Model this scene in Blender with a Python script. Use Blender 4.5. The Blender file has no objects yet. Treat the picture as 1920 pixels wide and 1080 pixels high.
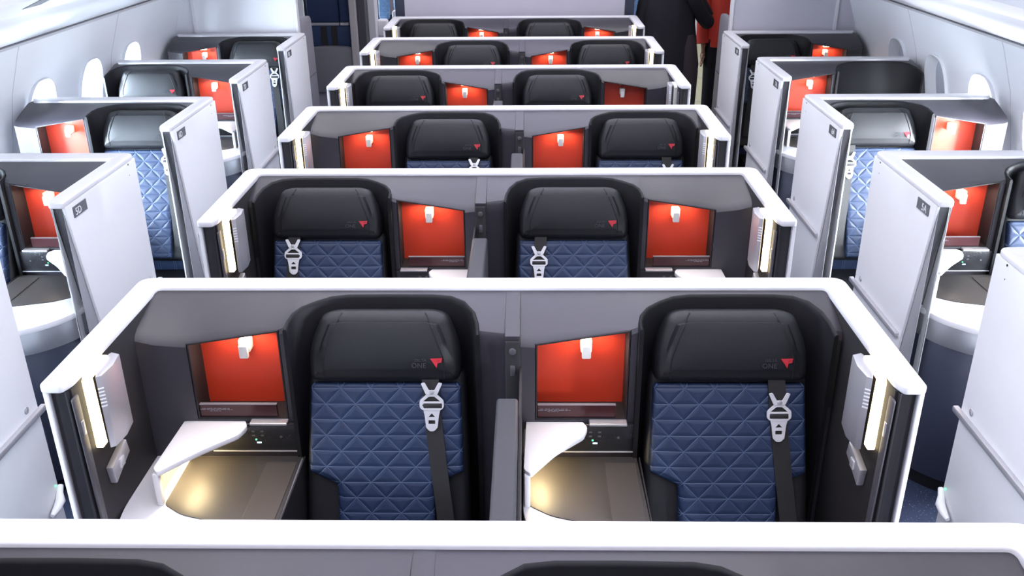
import bpy, bmesh, math, random
from mathutils import Vector, Matrix
random.seed(7)
SC = bpy.context.scene
COL = SC.collection
ZT = 1.22            # height of the suite tops above the floor
PITCH = 1.127        # distance between rows
YC = 2.428           # inner face of the second centre partition
YS = 3.770           # inner face of the second side suite

# ------------------------------------------------------------------ camera
cam_d = bpy.data.cameras.new('camera'); cam = bpy.data.objects.new('camera', cam_d); COL.objects.link(cam)
cam_d.sensor_fit = 'HORIZONTAL'; cam_d.sensor_width = 36.0
cam_d.lens = 36.0 * 1714.2 / 1920.0
cam_d.clip_start = 0.05; cam_d.clip_end = 200
pit, yaw, roll = 0.42223, -0.019485, -0.008324
F = Vector((math.sin(yaw)*math.cos(pit), math.cos(yaw)*math.cos(pit), -math.sin(pit)))
R0 = Vector((math.cos(yaw), -math.sin(yaw), 0)); U0 = R0.cross(F)
RR = R0*math.cos(roll) + U0*math.sin(roll); UU = U0*math.cos(roll) - R0*math.sin(roll)
cam.matrix_world = Matrix(((RR.x, UU.x, -F.x, 0.1146), (RR.y, UU.y, -F.y, 0.0),
                           (RR.z, UU.z, -F.z, ZT + 1.0869), (0, 0, 0, 1)))
SC.camera = cam

# ------------------------------------------------------------------ view and world
SC.view_settings.view_transform = 'Standard'; SC.view_settings.look = 'None'
SC.view_settings.gamma = 1.0; SC.view_settings.use_curve_mapping = False
SC.view_settings.exposure = 0.22
try:
    SC.cycles.use_denoising = True
    SC.cycles.max_bounces = 7; SC.cycles.diffuse_bounces = 4; SC.cycles.glossy_bounces = 3
    SC.cycles.transparent_max_bounces = 8; SC.cycles.sample_clamp_indirect = 6
    SC.cycles.use_light_tree = True
except Exception:
    pass
W = bpy.data.worlds.new('world'); SC.world = W; W.use_nodes = True
W.node_tree.nodes['Background'].inputs[0].default_value = (0.80, 0.90, 1.0, 1)
W.node_tree.nodes['Background'].inputs[1].default_value = 3.0

def area(name, loc, rot, sx, sy, power, color, spread=math.pi):
    l = bpy.data.lights.new(name, 'AREA'); l.shape = 'RECTANGLE'; l.size = sx; l.size_y = sy
    l.energy = power; l.color = color; l.spread = spread
    o = bpy.data.objects.new(name, l); o.location = loc; o.rotation_euler = rot; COL.objects.link(o); return o

# cabin ceiling wash: one wide softly glowing ceiling, slightly lavender along the middle
area('ceiling_wash', (-0.95, 6.5, ZT+1.32), (0, 0, 0), 1.0, 19, 88, (1.0, 0.98, 1.0), 2.5)
area('ceiling_wash', (0.95, 6.5, ZT+1.32), (0, 0, 0), 1.0, 19, 88, (1.0, 0.98, 1.0), 2.5)
area('mood_light', (0, 6.5, ZT+1.32), (0, 0, 0), 0.9, 19, 90, (0.80, 0.76, 1.0), 2.5)
area('rear_seat_fill', (-2.6, 10.3, ZT-0.1), (0, math.radians(-90), 0), 0.6, 0.5, 60, (0.80, 0.90, 1.0))  # added fill light for the rear quilted seats
WINDOW_Y = [5.12 + 0.635*k for k in range(-7, 3)]
for k, y in enumerate(WINDOW_Y):
    area('window_daylight', (-2.86, y, ZT-0.145), (0, math.radians(-86), 0), 0.50, 0.36, {5: 220, 6: 150}.get(k, 100), (0.76, 0.88, 1.0))
    shaded = k in (8, 9)
    if not shaded:
        area('window_daylight', (2.86, y, ZT-0.145), (0, math.radians(86), 0), 0.50, 0.36, {5: 290, 6: 200}.get(k, 140), (0.93, 0.96, 1.0))

# ------------------------------------------------------------------ materials
def mat(name, col, rough=0.5, metal=0.0, bump=0.0, bscale=400, emis=None, estr=0.0, coat=0.0, spec=0.5, mottle=0.0):
    m = bpy.data.materials.new(name); m.use_nodes = True
    nt = m.node_tree; b = nt.nodes['Principled BSDF']
    b.inputs['Base Color'].default_value = (*col, 1); b.inputs['Roughness'].default_value = rough
    b.inputs['Metallic'].default_value = metal; b.inputs['Specular IOR Level'].default_value = spec
    b.inputs['Coat Weight'].default_value = coat
    tc = nt.nodes.new('ShaderNodeTexCoord')
    if bump > 0:
        n = nt.nodes.new('ShaderNodeTexNoise'); n.inputs['Scale'].default_value = bscale; n.inputs['Detail'].default_value = 3
        bp = nt.nodes.new('ShaderNodeBump'); bp.inputs['Strength'].default_value = bump; bp.inputs['Distance'].default_value = 0.001
        nt.links.new(tc.outputs['Object'], n.inputs['Vector']); nt.links.new(n.outputs['Fac'], bp.inputs['Height'])
        nt.links.new(bp.outputs['Normal'], b.inputs['Normal'])
    if mottle > 0:
        n = nt.nodes.new('ShaderNodeTexNoise'); n.inputs['Scale'].default_value = bscale*0.5; n.inputs['Detail'].default_value = 2
        mx = nt.nodes.new('ShaderNodeMixRGB'); mx.inputs[1].default_value = (*[c*(1-mottle) for c in col], 1)
        mx.inputs[2].default_value = (*[min(1, c*(1+mottle)) for c in col], 1)
        nt.links.new(tc.outputs['Object'], n.inputs['Vector']); nt.links.new(n.outputs['Fac'], mx.inputs[0])
        nt.links.new(mx.outputs[0], b.inputs['Base Color'])
    if emis:
        b.inputs['Emission Color'].default_value = (*emis, 1); b.inputs['Emission Strength'].default_value = estr
    return m
M = dict(
    white=mat('white_lacquer', (0.73, 0.72, 0.75), 0.32, mottle=0.01, bscale=60),
    side=mat('white_panel', (0.83, 0.83, 0.85), 0.42, mottle=0.015, bscale=30),
    shell=mat('grey_lacquer', (0.029, 0.026, 0.035), 0.38, spec=0.62, bump=0.15, bscale=900),
    lining=mat('charcoal_fabric', (0.012, 0.0105, 0.013), 0.62, bump=0.35, bscale=1200),
    black=mat('black_foam', (0.005, 0.005, 0.007), 0.55, spec=0.28, bump=0.2, bscale=900),
    leather=mat('black_leather', (0.009, 0.0095, 0.012), 0.47, spec=0.45, bump=0.45, bscale=700),
    seam=mat('seam_thread', (0.004, 0.004, 0.006), 0.7, mottle=0.2),
    red=mat('red_panel', (0.55, 0.040, 0.014), 0.5, mottle=0.05, bscale=500),
    maroon=mat('maroon_tray', (0.040, 0.006, 0.009), 0.3, mottle=0.05),
    silver=mat('silver_metal', (0.80, 0.80, 0.82), 0.34, 0.6, mottle=0.02),
    satin=mat('satin_silver', (0.50, 0.49, 0.52), 0.36, 0.55, mottle=0.02),
    band=mat('brushed_band', (0.42, 0.43, 0.46), 0.32, 0.7, mottle=0.04, bscale=40),
    grey=mat('mid_grey_plastic', (0.068, 0.065, 0.076), 0.48, bump=0.1, bscale=700),
    greyl=mat('light_grey_panel', (0.30, 0.285, 0.33), 0.5, mottle=0.02, bscale=20),
    plate=mat('bronze_grey_laminate', (0.036, 0.031, 0.029), 0.50, 0.0, mottle=0.04, bscale=50),
    navy=mat('navy_base', (0.026, 0.031, 0.055), 0.4, mottle=0.05, bscale=20),
    gloss=mat('black_gloss', (0.014, 0.014, 0.017), 0.25, mottle=0.1),
    pocket=mat('door_edge_rubber', (0.020, 0.018, 0.022), 0.45, mottle=0.1),
    strap=mat('black_webbing', (0.012, 0.011, 0.012), 0.6, bump=0.6, bscale=1500),
    warm=mat('warm_led', (1, 0.9, 0.7), 0.5, emis=(1.0, 0.80, 0.45), estr=5.5),
    warm_off=mat('led_lens', (0.62, 0.60, 0.58), 0.4, mottle=0.02),
    cubled=mat('cubby_led', (1, 0.9, 0.8), 0.5, emis=(1.0, 0.80, 0.58), estr=6.0),
    green=mat('green_led', (0.1, 0.8, 0.3), 0.5, emis=(0.1, 1.0, 0.35), estr=2.0),
    blueled=mat('blue_led', (0.5, 0.8, 1), 0.5, emis=(0.5, 0.8, 1.0), estr=2.5),
    hook=mat('hook_metal', (0.86, 0.84, 0.80), 0.35, 0.1, mottle=0.02),
    logo=mat('red_emblem', (0.42, 0.012, 0.025), 0.45, mottle=0.05),
    logod=mat('dark_red_emblem', (0.32, 0.01, 0.02), 0.45, mottle=0.05),
    deboss=mat('debossed_letter', (0.034, 0.035, 0.040), 0.3, mottle=0.05),
    plac=mat('placard_grey', (0.085, 0.088, 0.098), 0.4, mottle=0.05),
    ink=mat('white_ink', (0.85, 0.85, 0.87), 0.5, mottle=0.01),
    screen=mat('screen_grey', (0.036, 0.035, 0.042), 0.5, spec=0.45, bump=0.1, bscale=700),
    greym=mat('flap_grey', (0.19, 0.185, 0.215), 0.5, mottle=0.02, bscale=20),
    bulk=mat('bulkhead_laminate', (0.56, 0.53, 0.60), 0.5, mottle=0.02, bscale=12),
    bulkw=mat('bulkhead_white', (0.76, 0.76, 0.80), 0.5, mottle=0.02, bscale=12),
    wall=mat('sidewall_plastic', (0.84, 0.85, 0.88), 0.5, mottle=0.02, bscale=8),
    bin=mat('bin_plastic', (0.54, 0.53, 0.55), 0.45, mottle=0.01, bscale=8),
    shade=mat('window_shade', (0.50, 0.53, 0.60), 0.55, mottle=0.03, bscale=40),
    beige=mat('beige_trim', (0.52, 0.48, 0.48), 0.5, mottle=0.05, bscale=20),
    bluef=mat('dark_blue_fabric', (0.022, 0.042, 0.115), 0.7, bump=0.4, bscale=900),
    vinyl=mat('galley_vinyl', (0.56, 0.55, 0.36), 0.45, mottle=0.05, bscale=20),
    coat=mat('dark_coat_wool', (0.013, 0.011, 0.017), 0.9, bump=0.8, bscale=500),
    coatb=mat('brown_lining_wool', (0.035, 0.024, 0.030), 0.9, bump=0.8, bscale=500),
    redcl=mat('red_uniform', (0.62, 0.045, 0.025), 0.75, bump=0.5, bscale=500),
    trous=mat('black_trousers', (0.010, 0.010, 0.014), 0.85, bump=0.5, bscale=500),
    skin=mat('skin', (0.56, 0.33, 0.22), 0.5, mottle=0.06, bscale=60),
    hair=mat('dark_hair', (0.02, 0.013, 0.010), 0.5, bump=1.0, bscale=300),
    shoe=mat('black_shoe', (0.010, 0.010, 0.010), 0.3, mottle=0.1),
)

def quilt(name, vertical):
    """blue leather with a stitched lattice: parallel rows crossed by diagonals"""
    m = bpy.data.materials.new(name); m.use_nodes = True; nt = m.node_tree; b = nt.nodes['Principled BSDF']
    L = nt.links.new
    tc = nt.nodes.new('ShaderNodeTexCoord'); sp = nt.nodes.new('ShaderNodeSeparateXYZ'); L(tc.outputs['Object'], sp.inputs[0])
    def mth(op, a, bb=None):
        n = nt.nodes.new('ShaderNodeMath'); n.operation = op
        for i, v in enumerate((a, bb)):
            if v is None: continue
            if isinstance(v, (int, float)): n.inputs[i].default_value = v
            else: L(v, n.inputs[i])
        return n.outputs[0]
    u = mth('DIVIDE', sp.outputs['X'], 0.0855)
    v = mth('DIVIDE', mth('ADD', sp.outputs['Z' if vertical else 'Y'], 0.0 if vertical else 0.012), 0.0425)
    def dist(e, s):
        f = mth('FRACT', mth('ADD', e, 100.5)); return mth('MULTIPLY', mth('ABSOLUTE', mth('SUBTRACT', f, 0.5)), s)
    d1 = dist(v, 0.0425)
    d2 = dist(mth('ADD', u, mth('MULTIPLY', v, 0.5)), 0.0605)
    d3 = dist(mth('SUBTRACT', u, mth('MULTIPLY', v, 0.5)), 0.0605)
    d = mth('MINIMUM', d1, mth('MINIMUM', d2, d3))
    h = mth('POWER', mth('MINIMUM', mth('DIVIDE', d, 0.010), 1.0), 0.45)
    bp = nt.nodes.new('ShaderNodeBump'); bp.inputs['Strength'].default_value = 0.9; bp.inputs['Distance'].default_value = 0.003
    L(h, bp.inputs['Height']); L(bp.outputs['Normal'], b.inputs['Normal'])
    line = mth('LESS_THAN', d, 0.00085)
    mx = nt.nodes.new('ShaderNodeMixRGB'); L(line, mx.inputs[0])
    mx.inputs[1].default_value = (0.010, 0.024, 0.068, 1); mx.inputs[2].default_value = (0.065, 0.105, 0.20, 1)
    L(mx.outputs[0], b.inputs['Base Color']); b.inputs['Roughness'].default_value = 0.5
    return m
M['quilt'] = quilt('quilted_blue_leather', True)
M['quilt_lit'] = quilt('window_lit_blue_quilt', True)  # lit copy of the blue quilt: window light is put into its colour
for _n in M['quilt_lit'].node_tree.nodes:
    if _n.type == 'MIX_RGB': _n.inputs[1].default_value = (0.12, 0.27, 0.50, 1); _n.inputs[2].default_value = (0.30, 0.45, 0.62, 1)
M['quilth'] = quilt('quilted_blue_seat_leather', False)

def carpet():
    m = bpy.data.materials.new('speckled_navy_carpet'); m.use_nodes = True; nt = m.node_tree; b = nt.nodes['Principled BSDF']; L = nt.links.new
    tc = nt.nodes.new('ShaderNodeTexCoord'); v = nt.nodes.new('ShaderNodeTexVoronoi'); v.inputs['Scale'].default_value = 95
    L(tc.outputs['Object'], v.inputs['Vector'])
    r = nt.nodes.new('ShaderNodeValToRGB'); r.color_ramp.elements[0].position = 0.10; r.color_ramp.elements[1].position = 0.2
    r.color_ramp.elements[0].color = (0.15, 0.20, 0.32, 1); r.color_ramp.elements[1].color = (0.010, 0.018, 0.05, 1)
    L(v.outputs['Distance'], r.inputs[0]); L(r.outputs[0], b.inputs['Base Color']); b.inputs['Roughness'].default_value = 0.9
    return m
M['carpet'] = carpet()
gl = bpy.data.materials.new('window_acrylic'); gl.use_nodes = True
_n = gl.node_tree; _n.nodes.clear()
_o = _n.nodes.new('ShaderNodeOutputMaterial'); _t = _n.nodes.new('ShaderNodeBsdfTransparent'); _g = _n.nodes.new('ShaderNodeBsdfGlossy'); _m = _n.nodes.new('ShaderNodeMixShader')
_g.inputs['Roughness'].default_value = 0.05; _t.inputs[0].default_value = (0.96, 0.98, 1, 1); _m.inputs[0].default_value = 0.06
_n.links.new(_t.outputs[0], _m.inputs[1]); _n.links.new(_g.outputs[0], _m.inputs[2]); _n.links.new(_m.outputs[0], _o.inputs[0])
M['acrylic'] = gl

# ------------------------------------------------------------------ mesh helpers (z given relative to the suite tops with zt())
def zt(z): return ZT + z
def box(bm, x0, x1, y0, y1, z0, z1, bev=0.0, seg=2):
    vs = [bm.verts.new(p) for p in ((x0,y0,z0),(x1,y0,z0),(x1,y1,z0),(x0,y1,z0),(x0,y0,z1),(x1,y0,z1),(x1,y1,z1),(x0,y1,z1))]
    fs = [bm.faces.new([vs[i] for i in f]) for f in ((0,3,2,1),(4,5,6,7),(0,1,5,4),(1,2,6,5),(2,3,7,6),(3,0,4,7))]
    if bev > 0:
        es = list({e for f in fs for e in f.edges})
        bmesh.ops.bevel(bm, geom=es, offset=bev, segments=seg, affect='EDGES', profile=0.5)
def prism(bm, pts, axis, a, b, bev=0.0, seg=2):
    """pts: 2-D outline; axis 'z' -> (x,y), 'y' -> (x,z), 'x' -> (y,z)"""
    def P(p, t):
        return {'z': (p[0], p[1], t), 'y': (p[0], t, p[1]), 'x': (t, p[0], p[1])}[axis]
    A = [bm.verts.new(P(p, a)) for p in pts]; B = [bm.verts.new(P(p, b)) for p in pts]
    fs = [bm.faces.new(A), bm.faces.new(B[::-1])]
    n = len(pts)
    for i in range(n):
        fs.append(bm.faces.new((A[i], B[i], B[(i+1) % n], A[(i+1) % n])))
    bmesh.ops.recalc_face_normals(bm, faces=fs)
    if bev > 0:
        es = list({e for f in fs[:2] for e in f.edges})
        bmesh.ops.bevel(bm, geom=es, offset=bev, segments=seg, affect='EDGES', profile=0.5)
def round_poly(pts, r, n=5):
    """round the corners of a closed polygon; r number or list"""
    out = []; N = len(pts)
    for i, p in enumerate(pts):
        rr = r[i] if isinstance(r, (list, tuple)) else r
        p = Vector(p); a = Vector(pts[i-1]); c = Vector(pts[(i+1) % N])
        if rr <= 0: out.append(tuple(p)); continue
        u = (a-p); v = (c-p); rr = min(rr, u.length*0.49, v.length*0.49)
        p0 = p + u.normalized()*rr; p1 = p + v.normalized()*rr
        for k in range(n+1):
            t = k/n; q = p0*(1-t)**2 + p*2*t*(1-t) + p1*t*t; out.append(tuple(q))
    return out
def tube(bm, path, r, n=8):
    rings = []; P = [Vector(p) for p in path]
    for i, p in enumerate(P):
        d = (P[min(i+1, len(P)-1)] - P[max(i-1, 0)]).normalized()
        a = d.orthogonal().normalized() if i == 0 else (rings_a - d*rings_a.dot(d)).normalized()
        rings_a = a; b = d.cross(a); rr = r[i] if isinstance(r, (list, tuple)) else r
        rings.append([bm.verts.new(p + (a*math.cos(2*math.pi*k/n) + b*math.sin(2*math.pi*k/n))*rr) for k in range(n)])
    for A, B in zip(rings, rings[1:]):
        for k in range(n): bm.faces.new((A[k], A[(k+1) % n], B[(k+1) % n], B[k]))
    bm.faces.new(rings[0][::-1]); bm.faces.new(rings[-1])
def disc(bm, c, axis, r, h, n=20):
    c = Vector(c); pts = [(math.cos(2*math.pi*k/n)*r, math.sin(2*math.pi*k/n)*r) for k in range(n)]
    if axis == 'x': prism(bm, [(c.y+p[0], c.z+p[1]) for p in pts], 'x', c.x, c.x+h, bev=min(r, abs(h))*0.25)
    if axis == 'y': prism(bm, [(c.x+p[0], c.z+p[1]) for p in pts], 'y', c.y, c.y+h, bev=min(r, abs(h))*0.25)
    if axis == 'z': prism(bm, [(c.x+p[0], c.y+p[1]) for p in pts], 'z', c.z, c.z+h, bev=min(r, abs(h))*0.25)
def bulge(x, z, hx, zc, hz, b):
    s = min(1.0, max(abs(x)/hx, abs(z-zc)/hz)); return b*(1-s*s)
def pillow(bm, outline, thick, r, b):
    """upholstered slab: outline (x,z), front towards -y at y=0, back at y=+thick"""
    N = len(outline); P = [Vector(p) for p in outline]
    area2 = sum(P[i].x*P[(i+1) % N].y - P[(i+1) % N].x*P[i].y for i in range(N))
    sg = 1 if area2 > 0 else -1; nor = []
    for i in range(N):
        d = (P[(i+1) % N]-P[i-1]).normalized(); nor.append(Vector((-d.y, d.x))*sg)
    cx = sum(p.x for p in P)/N; cz = sum(p.y for p in P)/N; C = Vector((cx, cz))
    rings = []
    def ring(off, y, s=1.0):
        rings.append([bm.verts.new((*( (lambda q: (q.x, y, q.y))(C + (P[i]+nor[i]*off - C)*s) ),)) for i in range(N)])
    ring(r*0.6, thick)
    ring(0.0, thick-r*0.6)
    for k in range(5):
        t = math.pi/2*k/4; ring(r*(1-math.cos(t)), r*(1-math.sin(t)) )
    hx = max(abs(p.x-cx) for p in P); hz = max(abs(p.y-cz) for p in P)
    for s in (0.95, 0.88, 0.79, 0.68, 0.56, 0.43, 0.29, 0.14):
        ring(r, 0.0, s)
        for v in rings[-1]:
            v.co.y = -b*max(0.0, 1-min(1, abs((v.co.x-cx)/hx)/0.93)**6)*max(0.0, 1-min(1, abs((v.co.z-cz)/hz)/0.93)**2.2)
    for A, B in zip(rings, rings[1:]):
        for i in range(N): bm.faces.new((A[i], A[(i+1) % N], B[(i+1) % N], B[i]))
    c = bm.verts.new((cx, -b, cz)); L_ = rings[-1]
    for i in range(N): bm.faces.new((L_[i], L_[(i+1) % N], c))
    bm.faces.new(rings[0][::-1])
    bmesh.ops.recalc_face_normals(bm, faces=bm.faces[:])
def shape(name, fn, smooth=None):
    bm = bmesh.new(); fn(bm); me = bpy.data.meshes.new(name); bm.normal_update(); bm.to_mesh(me); bm.free()
    if smooth: me.shade_smooth(); me.set_sharp_from_angle(angle=math.radians(smooth))
    return me
def boolean(me, cutters, name):
    o = bpy.data.objects.new('tmp', me); COL.objects.link(o); tmp = [o]
    for c in cutters:
        k = bpy.data.objects.new('tmp', c); COL.objects.link(k); tmp.append(k)
        md = o.modifiers.new('b', 'BOOLEAN'); md.object = k; md.operation = 'DIFFERENCE'; md.solver = 'EXACT'
    bpy.context.view_layer.update()
    r = bpy.data.meshes.new_from_object(o.evaluated_get(bpy.context.evaluated_depsgraph_get())); r.name = name
    for t in tmp: bpy.data.objects.remove(t)
    return r
def text_mesh(s, size, ext, align='LEFT'):
    c = bpy.data.curves.new('txt', 'FONT'); c.body = s; c.size = size; c.extrude = ext; c.align_x = align; c.resolution_u = 3
    o = bpy.data.objects.new('tmp', c); COL.objects.link(o); bpy.context.view_layer.update()
    me = bpy.data.meshes.new_from_object(o.evaluated_get(bpy.context.evaluated_depsgraph_get()))
    bpy.data.objects.remove(o); return me
def holed(polys, ext):
    """flat plate from outlines, inner outlines become holes; in the x,y plane, thickness along z"""
    c = bpy.data.curves.new('pl', 'CURVE'); c.dimensions = '2D'; c.fill_mode = 'BOTH'; c.extrude = ext; c.bevel_depth = 0.0006
    for p in polys:
        s = c.splines.new('POLY'); s.points.add(len(p)-1); s.use_cyclic_u = True
        for i, q in enumerate(p): s.points[i].co = (q[0], q[1], 0, 1)
    o = bpy.data.objects.new('tmp', c); COL.objects.link(o); bpy.context.view_layer.update()
    me = bpy.data.meshes.new_from_object(o.evaluated_get(bpy.context.evaluated_depsgraph_get()))
    bpy.data.objects.remove(o); return me

# ------------------------------------------------------------------ object tree helpers
def tag(o, label=None, cat=None, group=None, kind=None):
    if label: o['label'] = label
    if cat: o['category'] = cat
    if group: o['group'] = group
    if kind: o['kind'] = kind
    return o
def node(name, mesh, m, kids=(), label=None, keep=False):
    return dict(name=name, mesh=mesh, mat=m, kids=list(kids), label=label, keep=keep)
_mc = {}
def mirrored(me):
    if me.name not in _mc:
        c = me.copy(); c.transform(Matrix.Scale(-1, 4, (1, 0, 0))); c.flip_normals(); _mc[me.name] = c
    return _mc[me.name]
_mm = {}
def with_mat(me, m):
    k = (me.name, m)
    if k not in _mm:
        if len(me.materials) and me.materials[0] is not M[m]: me = me.copy()
        me.materials.clear(); me.materials.append(M[m]); _mm[k] = me
    return _mm[k]
def put(n, parent, mirror=False, skip=(), swap=None):
    if n['name'] in skip: return None
    me = n['mesh']
    if mirror and not n['keep']: me = mirrored(me)
    mm = n['mat']
    if swap and n['name'] in swap: mm = swap[n['name']]
    o = bpy.data.objects.new(n['name'], with_mat(me, mm)); COL.objects.link(o); o.parent = parent
    if n['label']: o['label'] = n['label']
    for k in n['kids']: put(k, o, mirror, skip, swap)
    return o
def thing(name, loc, label, cat, group=None, nodes=(), mirror=False, skip=(), swap=None):
    e = bpy.data.objects.new(name, None); e.empty_display_size = 0.1; COL.objects.link(e); e.location = loc
    tag(e, label, cat, group)
    for n in nodes: put(n, e, mirror, skip, swap)
    return e
def struct(name, me, m):
    me.materials.clear(); me.materials.append(M[m]); o = bpy.data.objects.new(name, me); COL.objects.link(o); o['kind'] = 'structure'; return o
def child(name, me, m, parent, label=None):
    o = bpy.data.objects.new(name, with_mat(me, m)); COL.objects.link(o); o.parent = parent
    if label: o['label'] = label
    return o

# ------------------------------------------------------------------ THE SUITE MODULE
# local x runs from the cubby side (0) to the seat side (1.0); y=0 is the inner face of the partition, the seat looks towards -y
def lip(x):
    """front edge of the ledge: (y, z)"""
    K = [(-0.02, -0.190, -0.058), (0.05, -0.182, -0.080), (0.13, -0.172, -0.092), (0.40, -0.170, -0.052), (0.44, -0.170, -0.036), (0.96, -0.170, -0.056), (1.05, -0.172, -0.066)]
    if x <= K[0][0]: return K[0][1:]
    for a, b in zip(K, K[1:]):
        if x <= b[0]:
            t = (x-a[0])/(b[0]-a[0]); return (a[1]*(1-t)+b[1]*t, a[2]*(1-t)+b[2]*t)
    return K[-1][1:]
def ledge_z(x, y):
    ly, lz = lip(x); t = max(0, min(1.2, -y/-ly)); return -0.010 + (lz+0.010)*t
REC = [(0.425, -0.196), (0.425, -0.160), (0.432, -0.128), (0.452, -0.098), (0.488, -0.068), (0.530, -0.043), (0.575, -0.034),
       (0.700, -0.031), (0.820, -0.031), (0.872, -0.037), (0.912, -0.060), (0.938, -0.100), (0.950, -0.145), (0.955, -0.196)]
def shell_body(bm, xs, x0, off, sgn=1):
    """lofted shell with the shallow ledge on top; xs in module coordinates"""
    rings = []
    for x in xs:
        ly, lz = lip(x)
        prof = [(0.066, -0.012), (0.0, -0.012), (ly*0.5, ledge_z(x, ly*0.5)), (ly*0.86, ledge_z(x, ly*0.86)-0.001), (ly*0.96, lz-0.005), (ly, lz-0.018), (ly, lz-0.05), (ly, -0.40), (ly, -1.20), (0.066, -1.20)]
        rings.append([bm.verts.new(((x*sgn)+off, p[0], zt(p[1]))) for p in prof])
    n = len(rings[0])
    for A, B in zip(rings, rings[1:]):
        for i in range(n): bm.faces.new((A[i], B[i], B[(i+1) % n], A[(i+1) % n]))
    bm.faces.new(rings[0]); bm.faces.new(rings[-1][::-1])
    bmesh.ops.recalc_face_normals(bm, faces=bm.faces[:])
def rec_cut(off):
    def f(bm):
        c = Vector((0.69, -0.2)); pts = []
        for i, (x, y) in enumerate(REC):
            a = Vector(REC[max(0, i-1)]); b = Vector(REC[min(len(REC)-1, i+1)]); d = (b-a).normalized(); nn = Vector((-d.y, d.x))
            pts.append((x+nn.x*0.007+off, y+nn.y*0.007))
        pts = [(pts[0][0], -0.6)] + pts + [(pts[-1][0], -0.6)]
        prism(bm, pts, 'z', zt(-1.3), zt(0.3))
    return shape('cut', f)
CUB = [(0.134, -0.101), (0.400, -0.058), (0.400, -0.345), (0.134, -0.345)]
def cub_cut(off):
    return shape('cut', lambda bm: prism(bm, [(p[0]+off, zt(p[1])) for p in CUB], 'y', -0.40, -0.070))
XS = [-0.02, 0.0, 0.05, 0.09, 0.13, 0.2, 0.27, 0.34, 0.40, 0.42, 0.44, 0.5, 0.6, 0.7, 0.8, 0.9, 0.96, 1.0]

def surround_nodes(off):
    def f(bm):
        N = len(REC); rows = []
        for i, (x, y) in enumerate(REC):
            a = Vector(REC[max(0, i-1)]); b = Vector(REC[min(N-1, i+1)]); d = (b-a).normalized(); nn = Vector((-d.y, d.x))
            z = ledge_z(x, y)
            o = (x+nn.x*0.006, y+nn.y*0.006); k = (x-nn.x*0.006, y-nn.y*0.006)
            rows.append([(o[0], o[1], -1.19), (o[0], o[1], z+0.001), (x+nn.x*0.003, y+nn.y*0.003, z+0.006), (x-nn.x*0.002, y-nn.y*0.002, z+0.005), (k[0], k[1], z-0.002), (k[0], k[1], -1.19)])
        V = [[bm.verts.new((p[0]+off, p[1], zt(p[2]))) for p in r] for r in rows]
        for A, B in zip(V, V[1:]):
            for i in range(6): bm.faces.new((A[i], B[i], B[(i+1) % 6], A[(i+1) % 6]))
        bm.faces.new(V[0]); bm.faces.new(V[-1][::-1]); bmesh.ops.recalc_face_normals(bm, faces=bm.faces[:])
    return [node('seat_surround', shape('seat_surround', f, 50), 'black', label='black padded surround curving around the seat back')]

def cubby_nodes(off, lit=True):
    x0, x1 = 0.136+off, 0.398+off
    def frame(bm):      # four dark walls of the niche
        t = 0.004; yb = -0.070; yf = -0.174
        def zt_(x): return -0.101 + (x-off-0.134)/(0.266)*0.043
        prism(bm, [(x0, zt(zt_(x0))), (x1, zt(zt_(x1))), (x1, zt(zt_(x1)-t)), (x0, zt(zt_(x0)-t))], 'y', yf+0.004, yb)
        box(bm, x0, x0+t, yf+0.004, yb, zt(-0.343), zt(zt_(x0)-t)); box(bm, x1-t, x1, yf+0.004, yb, zt(-0.343), zt(zt_(x1)-t))
        box(bm, x0, x1, yf+0.004, yb, zt(-0.345), zt(-0.341))
    red = shape('red_back_panel', lambda bm: prism(bm, [(x0+.004, zt(-0.106)), (x1-.004, zt(-0.062)), (x1-.004, zt(-0.340)), (x0+.004, zt(-0.340))], 'y', -0.079, -0.071))
    tray = shape('card_pocket', lambda bm: box(bm, x0+0.005, x1-0.032, -0.165, -0.155, zt(-0.341), zt(-0.300), 0.002))
    def hook(bm):
        box(bm, x0+0.128, x0+0.160, -0.122, -0.080, zt(-0.153), zt(-0.114), 0.004)
        box(bm, x0+0.131, x0+0.157, -0.136, -0.121, zt(-0.166), zt(-0.125), 0.004)
    led = shape('cubby_lamp', lambda bm: box(bm, x0+0.120, x0+0.165, -0.120, -0.098, zt(-0.0915), zt(-0.0860), 0.001))
    def pr(bm):      # three rows of print too fine to read
        for j, (a, b, z) in enumerate(((0.012, 0.092, -0.3135), (0.006, 0.100, -0.3175), (0.034, 0.066, -0.3215))):
            x = a; q = 0
            while x < b:
                w = (0.011, 0.016, 0.008, 0.013)[(q+j) % 4]
                box(bm, x0+x, x0+min(b, x+w), -0.1656, -0.1648, zt(z), zt(z+0.0016)); x += w+0.003; q += 1
    tx = shape('pocket_print', pr)
    edge = shape('pocket_edge', lambda bm: box(bm, x0+0.005, x1-0.032, -0.1655, -0.1545, zt(-0.3005), zt(-0.2990)))
    return node('storage_cubby', shape('storage_cubby', frame), 'lining', [
        node('red_back_panel', red, 'red', label='bright red back panel of the niche'),
        node('card_pocket', tray, 'maroon', [node('pocket_print', tx, 'greym'), node('pocket_edge', edge, 'greym')]),
        node('headset_hook', shape('headset_hook', hook, 30), 'hook', label='small pale metal headset hook'),
        node('cubby_lamp', led, 'cubled')])

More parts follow.
